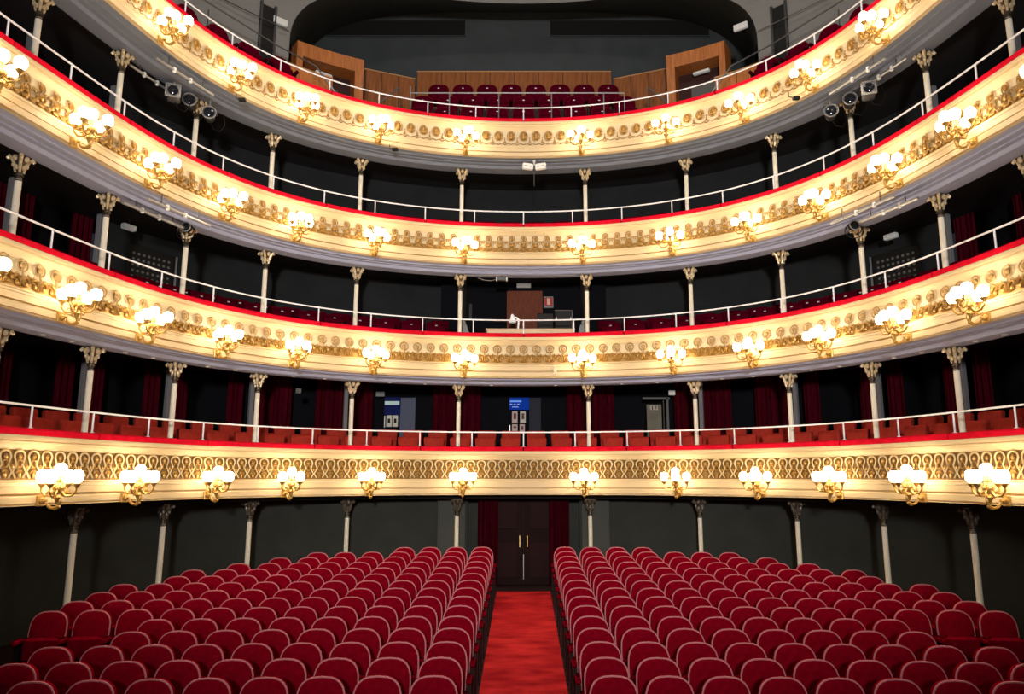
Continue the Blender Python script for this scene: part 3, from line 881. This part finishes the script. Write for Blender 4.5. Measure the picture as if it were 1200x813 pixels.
for px, py, g in ((329, 25, -1), (868, 31, 1)):
    s_, z_ = s_at_px(px, py, DG - .05); x, y = pt(s_, DG - .04)
    o = MB().bevbox(0, 0, 0, .34, .07, .17, .012).build('exit_box', M_whiteglow); o.location = (x, y, z_); o.rotation_euler = (0, 0, ang(s_))
    tag(o, 'pale emergency light box on the grey gallery wall', 'sign', 'gallery emergency boxes')
# gallery seats: three steep central rows
SGS = abs(s_at_px(613.5 + 283, 78, .85)[0])
GS = seat_meshes(M_seatgal, mat('crimson_piping', (.11, .005, .012), .6))
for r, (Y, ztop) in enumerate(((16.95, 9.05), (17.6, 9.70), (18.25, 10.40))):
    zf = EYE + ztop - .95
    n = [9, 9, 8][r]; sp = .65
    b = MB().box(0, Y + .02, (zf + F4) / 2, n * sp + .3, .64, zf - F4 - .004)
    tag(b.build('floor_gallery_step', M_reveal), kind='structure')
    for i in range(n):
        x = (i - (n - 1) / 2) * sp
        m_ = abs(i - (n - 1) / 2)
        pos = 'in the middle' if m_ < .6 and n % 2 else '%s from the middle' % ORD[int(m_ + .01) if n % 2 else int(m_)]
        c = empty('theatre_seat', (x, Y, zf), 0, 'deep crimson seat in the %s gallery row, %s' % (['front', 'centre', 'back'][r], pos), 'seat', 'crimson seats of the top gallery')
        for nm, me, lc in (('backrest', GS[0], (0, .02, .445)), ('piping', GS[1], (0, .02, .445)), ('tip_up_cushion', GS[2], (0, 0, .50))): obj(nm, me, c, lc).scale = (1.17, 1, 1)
        for sx in (-1, 1): obj('side_standard', GS[4], c, (sx * .29, -.03, .56))
        obj('number_plate', PLATE, c, (0, .075 - .05, .80))
for g in (-1, 1):
    for i in range(5):
        s = SGS + .62 * i
        x, y = pt(g * s, .85)
        c = empty('theatre_seat', (x, y, F4 + .82), ang(g * s), 'deep crimson seat beside the gallery side rail, %s from the arch' % ORD[i], 'seat', 'crimson seats of the top gallery')
        for nm, me, lc in (('backrest', GS[0], (0, .02, .445)), ('piping', GS[1], (0, .02, .445)), ('tip_up_cushion', GS[2], (0, 0, .50))): obj(nm, me, c, lc)
        for sx in (-1, 1): obj('armrest', GS[3], c, (sx * .29, -.06, .60)); obj('side_standard', GS[4], c, (sx * .29, -.03, .60))
    tag(sweep([(.5, F4), (.5, F4 + .82), (1.2, F4 + .82), (1.2, F4)], g * (SGS - .4), g * SEND).build('floor_gallery_side_step', M_reveal), kind='structure')
# barrier rail before the central gallery rows
br = empty('barrier_rail', (0, 16.62, F4), 0, 'thin grey tube barrier in front of the central gallery seats', 'railing')
zr = EYE + .5532 * 16.62 - F4
q = MB().tube([(-2.75, 0, zr), (2.45, 0, zr)], .016, 6); q.build('rail', M_steel, br)
for x in (-2.75, -1.8, -.6, .68, 1.95, 2.45):
    MB().tube([(x, 0, 0), (x, 0, zr + (.18 if x < -2.7 else .0))], .014, 6).build('post', M_steel, br)
for g in (-1, 1):
    q = MB().tube([(g * 3.05, 0, zr + .2), (g * 3.55, .0, zr - .25)], .018, 6); q.tube([(g * 3.05, 0, zr + .2), (g * 3.05, 0, -.0)], .014, 5)
    o = q.build('stair_rail', M_dsteel); o.location = (0, 16.7, F4); tag(o, 'short sloping dark handrail beside the central gallery seats', 'railing', 'gallery stair rails')

# ------------------------------------------------------------------ lowest balcony: doors, lit screens and notices with added glow behind the middle bays
Yb = 18.35
def flat(name, x0, y0, x1, y1, Y, m, th=.04, parent=None):
    a = at(x0, y0, Y); b = at(x1, y1, Y)
    q = MB().bevbox((a[0] + b[0]) / 2, Y, (a[2] + b[2]) / 2, abs(a[0] - b[0]), th, abs(a[2] - b[2]), min(.006, th * .3))
    return q, ((a[0] + b[0]) / 2, Y, min(a[2], b[2]))
def flat_obj(name, x0, y0, x1, y1, Y, m, th=.04, parent=None):
    q, base = flat(name, x0, y0, x1, y1, Y, m, th)
    if parent:
        off = Vector(parent.location); q.v = [tuple(Vector(p) - off) for p in q.v]
    else:
        q.v = [tuple(Vector(p) - Vector(base)) for p in q.v]
    o = q.build(name, m, parent)
    if not parent: o.location = base
    return o
M_blue = mat('blue_screen', (.004, .008, .05), .6, spec=0, emit=(.005, .05, .42), strength=.5)
M_bluepale = mat('pale_screen_band', (.05, .08, .2), .6, spec=0, emit=(.15, .35, 1.0), strength=.7)
M_navy = mat('navy_screen', (.006, .008, .03), .6, spec=0, emit=(.01, .015, .10), strength=.35)
M_cyan = mat('pale_cyan_band', (.3, .4, .4), .4, spec=0, emit=(.45, .62, .60), strength=.35)
M_poster = mat('poster_paper', (.35, .27, .25), .6, emit=(.5, .36, .33), strength=.22)  # brightness put into the paper as emission; it is no lamp
M_posterg = mat('grey_poster_paper', (.35, .34, .30), .6, emit=(.5, .48, .42), strength=.25)  # grey sheets glow slightly too, brightness painted in
M_ink = mat('poster_ink', (.03, .012, .01), .6)
M_slate = mat('slate_door', (.09, .105, .16), .5)
M_olive = mat('olive_metal_door', (.17, .155, .12), .45, noise=.2, nscale=3)
sc_ = empty('notice_screen', at(608, 506, Yb), 0, 'glowing blue screen above four pink notices behind the central bay', 'screen')
flat_obj('screen', 597, 466, 620, 480, Yb, M_blue, .05, sc_)
flat_obj('caption_band', 597.5, 469.2, 611, 471.2, Yb - .03, M_bluepale, .012, sc_)
for a, b in ((597.5, 600.5), (602, 604.5), (606, 609)): flat_obj('caption_line', a, 473, b, 474.3, Yb - .03, mat('dim_screen_text', (.1, .15, .3), .4, emit=(.12, .22, .7), strength=.6), .012, sc_)
flat_obj('caption_line', 600, 476.3, 607.5, 477.3, Yb - .03, MATS['dim_screen_text'], .012, sc_)
for i, (a, t, b, u) in enumerate(((600, 482, 606.5, 495.5), (609.5, 482, 616, 495.5), (600, 497, 606.5, 506), (609, 497, 615, 508))):
    o = flat_obj('notice', a, t, b, u, Yb, M_poster if i != 1 else M_posterg, .03, sc_)
    flat_obj('notice_print', a + 1.8, t + 2.2, b - 1.6, u - 4.5, Yb - .02, mat('notice_ink', (.16, .07, .06), .6), .012, sc_)
flat_obj('screen_post', 597, 498, 598, 507, Yb, M_steel, .03, sc_)
n2 = empty('notice_screen', at(460, 507, 17.9), 0, 'navy screen with pale cyan band above two grey posters, left of slate door', 'screen')
n2['label'] = 'navy screen with pale cyan band above two grey posters, beside the slate door'
flat_obj('screen', 451, 465.5, 469, 486, 17.9, M_navy, .05, n2)
flat_obj('caption_band', 451, 470, 468, 474.3, 17.86, M_cyan, .012, n2)
for a, t, b, u in ((453, 486.5, 459, 500), (460.3, 486.5, 466, 500), (452, 504, 457, 507), (459.5, 504, 465, 507)):
    flat_obj('poster', a, t, b, u, 17.9, M_posterg, .03, n2)
for a in (454.5, 461.8): flat_obj('poster_figure', a, 490.5, a + 2.6, 495.5, 17.87, M_ink, .02, n2)
flat_obj('poster_stand', 450.3, 487, 451.3, 501, 17.9, M_steel, .03, n2)
o = flat_obj('slate_door', 469.5, 466, 486, 512, 17.95, M_slate, .05); tag(o, 'plain slate-blue door beside the navy screen on the lowest balcony', 'door')
o = flat_obj('central_dark_door', 620, 466, 634, 512, Yb + .05, mat('dark_blue_door', (.02, .022, .035), .5), .05); tag(o, 'dark door panel beside the glowing blue screen', 'door')
dr = empty('olive_door', at(766, 512, 17.6), 0, 'olive-grey metal door with pale number plate in a slate frame', 'door')
flat_obj('door_leaf', 757.5, 474, 776, 512, 17.6, M_olive, .05, dr)
flat_obj('number_plate', 761.5, 474.8, 771, 480.5, 17.56, mat('pale_plate', (.42, .38, .32), .5), .02, dr)
for a in (764.0, 767.2): flat_obj('plate_figure', a, 475.6, a + 1.1, 480, 17.545, M_ink, .012, dr)
flat_obj('plate_figure', 767.8, 475.6, 769.8, 476.5, 17.545, M_ink, .012, dr); flat_obj('plate_figure', 767.8, 477.6, 769.8, 478.4, 17.545, M_ink, .012, dr)
for a, b in ((777.2, 778.6), (780.3, 784.5)): flat_obj('door_frame', a, 466, b, 512, 17.58, mat('slate_frame', (.13, .13, .13), .5), .07, dr)
flat_obj('door_frame', 753, 465.5, 784.5, 468.3, 17.58, MATS['slate_frame'], .07, dr)
for (a, t, b, u, Y, lab) in ((441, 459, 450.5, 464.5, 17.75, 'small grey exit box beside the navy screen'), (783.5, 457.5, 791, 463, 17.5, 'small pale exit box above the olive door frame')):
    o = flat_obj('exit_box', a, t, b, u, Y, M_whiteglow if a > 700 else mat('grey_exit_box', (.18, .18, .17), .5, emit=(1, 1, 1), strength=.03), .08); tag(o, lab, 'sign')  # the grey box gets a faint added glow, though unlit
o = flat_obj('ceiling_spot', 347, 455, 353, 461, 15.6, M_dsteel, .06); tag(o, 'tiny dark spot lamp in the curtained bay of the lowest balcony', 'lamp')

# ------------------------------------------------------------------ second balcony: control booth in the central bay
TB = TIER[1]; FB = TB - FLOOR_DROP
for g in (-1, 1):
    q = MB().bevbox(0, .95, .76, .10, 1.9, Tc[2] - FB - .01, .01)
    q = MB(); hgt = Tc[2] - FB - .012
    q.box(0, .79, hgt / 2, .10, 1.22, hgt)
    o = q.build('wall_booth_side', mat('booth_grey', (.055, .057, .06), .6)); o.location = (g * 1.46, 16.55, FB + .002); tag(o, kind='structure')
    prof = [(0, 0), (g * -.14, 0), (g * -.145, .75), (g * -.13, 1.0), (g * -.09, 1.15), (g * -.03, 1.28), (0, 1.3)]
    if g > 0: prof = list(reversed(prof))
    q = MB().prism(prof, 0, .5)
    o = q.build('booth_fin', mat('booth_fin_grey', (.24, .25, .25), .5)); o.location = (g * 1.395, 16.62, FB)
    tag(o, 'pale grey curved fin at the edge of the control booth', 'partition', 'booth fins')
Yk = 17.84
o = flat_obj('booth_door', 594, 341, 636, 395, Yk, M_doorbrown, .06); tag(o, 'reddish-brown door in the back of the control booth', 'door')
o = flat_obj('exit_box', 605.5, 332.5, 622, 336.8, Yk - .01, M_whiteglow, .08); tag(o, 'pale emergency light over the reddish-brown booth door', 'sign')
fe = empty('framed_notice', at(642.5, 361, Yk), 0, 'red framed fire notice with pale strip beside the booth door', 'sign')
flat_obj('frame', 637, 347.5, 648.5, 361, Yk, mat('grey_frame', (.25, .22, .22), .5), .05, fe)
flat_obj('red_panel', 638.2, 348.8, 647.4, 358, Yk - .03, mat('red_panel', (.35, .02, .02), .5, emit=(.6, .03, .03), strength=.12), .02, fe)  # added glow brightens the panel, which holds no lamp
flat_obj('pale_strip', 641, 349.5, 644.6, 357.2, Yk - .045, mat('pale_strip', (.6, .4, .28), .5, emit=(1, .7, .5), strength=.1), .012, fe)  # strip brightened by a little painted-in emission
o = flat_obj('wall_board', 536.5, 356, 553, 376, Yk - .02, mat('board_grey', (.05, .05, .052), .5), .05); tag(o, 'dark grey cabinet board at the side of the control booth', 'board')
# mixing desk
Yd = 16.62
a = at(571, 385.5, Yd); b = at(672, 385.5, Yd); zt = a[2]
dk = empty('mixing_desk', ((a[0] + b[0]) / 2, Yd, FB), 0, 'pale wooden desk on steel tube legs in the control booth', 'desk')
wd = b[0] - a[0]; hz = zt - FB
MB().bevbox(0, .35, hz, wd, .7, .03, .006).build('desk_top', M_desk, dk)
MB().bevbox(0, 0, hz - .06, wd, .03, .09, .006).build('front_board', M_desk, dk)
for g in (-1, 1):
    q = MB().tube([(g * (wd / 2 + .02), .05, 0), (g * (wd / 2 + .02), .05, hz + .02), (g * (wd / 2 + .02), .6, hz + .02), (g * (wd / 2 + .02), .6, 0)], .02, 6)
    q.build('tube_leg', M_steel, dk)
q = MB().tube([(-wd / 2, .67, hz + .13), (wd / 2, .67, hz + .13)], .014, 6)
for xx in (-wd / 2, .2, wd / 2): q.tube([(xx, .67, hz), (xx, .67, hz + .13)], .014, 6)
q.build('equipment_rail', M_dsteel, dk)
# desk lamp
p = at(607, 383.5, Yd + .3)
dl = empty('desk_lamp', (p[0], Yd + .3, zt + .017), 0, 'white bent-arm desk lamp on the booth desk', 'lamp')
M_lampw = mat('white_enamel', (.85, .85, .85), .3, emit=(1, 1, 1), strength=.25)  # emission brightens the whole enamel, base and arm included
MB().lathe([(.06, 0), (.06, .012), (.02, .02)], 12).build('base', M_lampw, dl)
q = MB().tube([(0, 0, .01), (.01, 0, .14), (.02, 0, .27), (-.03, 0, .31), (-.10, 0, .33)], .022, 6); q.build('arm', M_lampw, dl)
MB().lathe([(.085, -.12), (.08, -.08), (.05, -.02), (.035, .05), (.02, .08)], 12, (-.13, 0, .32)).build('lamp_head', M_lampw, dl)
# consoles on the desk
a = at(630, 380, Yd + .35); b = at(648, 368.5, Yd + .35)
o = MB().bevbox(0, 0, (b[2] - zt) / 2, b[0] - a[0], .25, b[2] - zt - .02, .015).build('console', M_black); o.location = ((a[0] + b[0]) / 2, Yd + .35, zt + .018)
tag(o, 'low black console on the booth desk', 'console')
a = at(650, 380, Yd + .4); b = at(670, 364.5, Yd + .4)
cs = empty('equipment_case', ((a[0] + b[0]) / 2, Yd + .42, zt + .018), 0, 'black equipment case with steel edges on the booth desk', 'case')
hh = b[2] - zt - .03; ww = b[0] - a[0]
MB().bevbox(0, 0, hh / 2, ww, .28, hh, .01).build('body', M_black, cs)
MB().tube([(-ww / 2, -.15, hh), (ww / 2, -.15, hh), (ww / 2, -.15, .02)], .010, 5).build('steel_edge', M_steel, cs)
for sx in (-.42, .42): MB().ell((sx * ww, -.16, hh * .6), (.02, .02, .05), 6, 4).build('latch', M_steel, cs)
# microphone bar under the third balcony over the booth
zb = TIER[2] - 1.05
o = MB().tube([at_z(545, 322.5, zb), at_z(675, 322.5, zb)], .014, 6).build('ceiling_bar', M_steel); tag(o, 'thin steel bar under the third balcony above the control booth', 'bar')
p = at_z(588, 325.5, zb - .03)
pj = empty('hanging_sensor', (p[0], p[1], p[2]), 0, 'small grey sensor with cable hanging above the control booth', 'sensor')
MB().bevbox(0, 0, -.03, .20, .08, .08, .01).build('body', M_dsteel, pj)
MB().tube([(0, 0, 0), (0, 0, TIER[2] - .965 - p[2])], .012, 5).build('stem', M_dsteel, pj)
for sx in (-.115, .115): MB().bevbox(sx, 0, -.03, .03, .09, .10, .008).build('end_cap', M_white, pj)
MB().tube([(-.12, 0, -.03), (-.25, 0, -.07), (-.4, 0, -.05), (-.55, 0, .0)], .008, 4).build('cable', M_steel, pj)
# perforated dark panels
for g in (-1, 1):
    s = abs(s_at_px(176, 310, 2.1)[0])
    x, y = pt(g * s, 2.1)
    pn = empty('perforated_panel', (x, y, FB), ang(g * s), 'dark panel pierced by rows of pale holes at the end of the second balcony', 'panel', 'perforated panels')
    MB().bevbox(0, 0, 1.10, 1.0, .04, 2.16, .008).build('board', M_black, pn)
    hm = MB()
    for i in range(8):
        for j in range(9): hm.lathe([(.028, .02), (.028, .027)], 8, (-.38 + i * .108, 0, 1.10 + j * .115), 'y')
    tag(hm.build('holes', mat('pale_hole', (.16, .16, .165), .6), pn), kind='stuff')
    q, = [MB().bevbox(.56 * -g, 0, 1.10, .03, .04, 2.16, .006)]; q.build('edge_trim', M_post, pn)
    px, py = (148, 296) if g < 0 else (1045, 289)
    s2, z2 = s_at_px(px, py, 1.7); x, y = pt(s2, 1.7)
    o = MB().bevbox(0, 0, 0, .26, .10, .10, .01).build('exit_box', M_whiteglow); o.location = (x, y, Tc[2] - .16); o.rotation_euler = (0, 0, ang(s2)); tag(o, 'pale emergency light near the perforated panel on the second balcony', 'sign', 'second balcony emergency lights')
    o2 = MB().tube([(0, 0, .05), (0, 0, .17)], .012, 5).build('stem', M_dsteel, o)

# ------------------------------------------------------------------ lighting bars and spotlights under the upper balconies
def bar(pts, z, r, lab, group, hang_to):
    P = [Vector(at_z(x, y, z)) for x, y in pts]
    root = empty('lighting_bar', P[0], 0, lab, 'lighting bar', group); off = Vector(root.location)
    MB().tube([p - off for p in P], r, 7).build('tube', M_steel, root)
    for f in (.2, .8):
        p = P[0].lerp(P[1], f) - off
        MB().tube([p, p + Vector((0, 0, hang_to - z))], .012, 5).build('hanger', M_dsteel, root)
    for f in (.3, .58):
        p = P[0].lerp(P[1], f) - off
        MB().bevbox(p.x, p.y, p.z, .05, .05, .10, .01).build('clamp', M_white, root)
def spot(x, y, Y, k, lab, box=False, top=None):
    p = Vector(at(x, y, Y))
    aim = math.atan2(p.x, p.y)
    root = empty('spotlight', p, -aim * .8, lab, 'spotlight', 'stage spotlights under the topmost balcony')
    body = MB(); r = .105
    if box:
        body.bevbox(0, .12, 0, .21, .30, .21, .02)
        body.box(0, -.04, .115, .25, .02, .03).box(0, -.04, -.115, .25, .02, .03).box(.115, -.04, 0, .03, .02, .25).box(-.115, -.04, 0, .03, .02, .25)
    else:
        body.lathe([(.05, -.30), (.085, -.26), (r, -.16), (r, .0), (r + .012, .0), (r + .012, .02), (r - .008, .02)], 16, (0, 0, 0), 'y', cap=False)
    body.build('body', M_dsteel if not box else M_steel, root)
    MB().lathe([(.0, .035), (.05, .03), (r - .015, .012), (r - .015, .0)], 16, (0, 0 if not box else -.04, 0), 'y').build('lens', M_glass, root)
    q = MB()
    rr = r + .02
    q.tube([(rr * math.cos(math.radians(a)), -.022, rr * math.sin(math.radians(a))) for a in range(0, 360, 24)], .009, 5, closed=True)
    q.build('front_ring', M_steel, root)
    MB().tube([(-r - .03, .1, 0), (-r - .03, .1, .16), (r + .03, .1, .16), (r + .03, .1, 0)], .010, 5).build('yoke', M_dsteel, root)
    hh = (top - p.z) if top else .3
    MB().tube([(0, .1, .16), (0, .1, hh)], .014, 5).build('hanger', M_steel, root)
    MB().tube([(0, .2, -.05), (.08, .2, -.22), (.2, .2, -.26), (.28, .2, -.12), (.24, .2, .10)], .007, 4).build('cable', M_black, root)
zb4 = TIER[3] - 1.12; top4 = TIER[3] - 1.005
zb3 = TIER[2] - 1.12; top3 = TIER[2] - 1.005
G4 = 'lighting bars under the topmost balcony'; G3 = 'lighting bars under the third balcony'
bar(((183, 68), (250, 112)), zb4, .025, 'steel lighting bar nearer the front under the topmost balcony', G4, top4 + .068)
bar(((152, 76), (206, 112)), zb4, .022, 'steel lighting bar nearer the columns under the topmost balcony', G4, top4)
bar(((1038, 68), (972, 110)), zb4, .025, 'steel lighting bar nearer the front under the topmost balcony', G4, top4 + .068)
bar(((1062, 68), (1008, 106)), zb4, .022, 'steel lighting bar nearer the columns under the topmost balcony', G4, top4)
bar(((173, 233), (246, 265)), zb3, .025, 'steel lighting bar nearer the front under the third balcony', G3, top3 + .068)
bar(((144, 237), (215, 267)), zb3, .03, 'steel lighting bar nearer the columns under the third balcony', G3, top3)
bar(((1048, 230), (974, 262)), zb3, .025, 'steel lighting bar nearer the front under the third balcony', G3, top3 + .068)
bar(((1076, 232), (1008, 260)), zb3, .03, 'steel lighting bar nearer the columns under the third balcony', G3, top3)
for g, L in ((-1, ((203, 107, 12.4, True), (222, 117, 12.8, False), (245, 132, 13.0, False))), (1, ((1018, 104, 12.35, True), (996, 116, 12.8, False), (974, 130, 13.0, False)))):
    for (x, y, Y, bx), nm in zip(L, ('square framed stage spotlight outermost of three under the topmost balcony', 'round stage spotlight in the middle of three under the topmost balcony', 'round stage spotlight innermost of three under the topmost balcony')):
        spot(x, y, Y, 3, nm, bx, top4)
for x, y in ((218, 266), (1001, 264)):
    p = Vector(at(x, y, 12.85))
    root = empty('moving_light', p, 0, 'small round fixture with looped black cable by a capital of the second balcony', 'stage light', 'fixtures under the third balcony')
    MB().lathe([(.07, -.10), (.09, -.05), (.09, .0), (.07, .02)], 12, (0, 0, 0), 'y').build('body', M_black, root)
    MB().tube([(.09 * math.cos(math.radians(a)), -.025, .09 * math.sin(math.radians(a))) for a in range(0, 360, 30)], .010, 5, closed=True).build('front_ring', M_steel, root)
    for rr, dz in ((.17, -.10), (.14, -.06)):
        MB().tube([(rr * math.cos(math.radians(a)), .02, dz + rr * .8 * math.sin(math.radians(a))) for a in range(100, 440, 25)], .008, 4).build('cable_loop', M_black, root)
    MB().tube([(0, .03, .08), (0, .03, top3 - p.z)], .014, 5).build('hanger', M_steel, root)
# twin emergency light under the middle of the topmost balcony
p = at_z(626, 188, TIER[3] - .945)
em = empty('twin_floodlight', p, 0, 'twin white floodlight boxes under the middle of the topmost balcony', 'floodlight')
MB().lathe([(.03, 0), (.03, -.04), (.015, -.06), (.015, -.12)], 8).build('mount', M_white, em)
for g in (-1, 1):
    b_ = MB().bevbox(0, 0, 0, .24, .10, .14, .012).build('lamp_box', M_white, em); b_.location = (g * .15, -.02, -.16); b_.rotation_euler = (0, math.radians(4 * -g), math.radians(-12 * g))
    MB().bevbox(0, -.052, -.005, .17, .006, .014, .002).build('vent_slot', M_black, b_)
MB().tube([(0, .02, -.1), (0, .02, -.62)], .007, 4).build('cable', M_dsteel, em)
# little cameras and plates on the fronts
for px, py in ((284, 117), (463, 175), (933, 115)):
    z = TIER[3] - 1.04; p = at_z(px, py, z)
    root = empty('bracket_camera', p, 0, 'small black camera on a bracket under the topmost balcony front', 'camera', 'bracket cameras')
    MB().bevbox(0, 0, 0, .13, .09, .06, .01).build('body', M_black, root)
    MB().tube([(-.05, .02, .02), (-.13, .02, .045), (-.13, .02, .125)], .012, 5).build('bracket', M_dsteel, root)
p = at(650.5, 434, 15.85)
o = MB().bevbox(0, 0, 0, .07, .05, .17, .008).build('switch_box', mat('beige_box', (.6, .52, .36), .5)); o.location = (p[0], pt(0, -.11)[1] - .03, p[2]); tag(o, 'small beige junction box on the second balcony moulding', 'junction box')
# tiny downlights in the underside of the second balcony
dmesh = MB().lathe([(.035, -.012), (.045, 0.0)], 12).mesh('ring', M_white); dm2 = MB().lathe([(.022, -.016), (.022, -.008)], 10).mesh('lens', mat('downlight_lens', (.7, .7, .7), .3))
for b in range(6):
    s0, s1 = (0, SCOL[0]) if b == 0 else (SCOL[b - 1], SCOL[b])
    for f in ((.5,) if b == 0 else (.33, .67)):
        for g in (-1, 1):
            x, y = pt(g * (s0 + (s1 - s0) * f), .5)
            root = empty('downlight', (x, y, TIER[1] - 1.0), 0, 'tiny recessed downlight under the second balcony, %s bay from the middle' % ORD[b], 'downlight', 'downlights under the second balcony')
            obj('ring', dmesh, root); obj('lens', dm2, root)
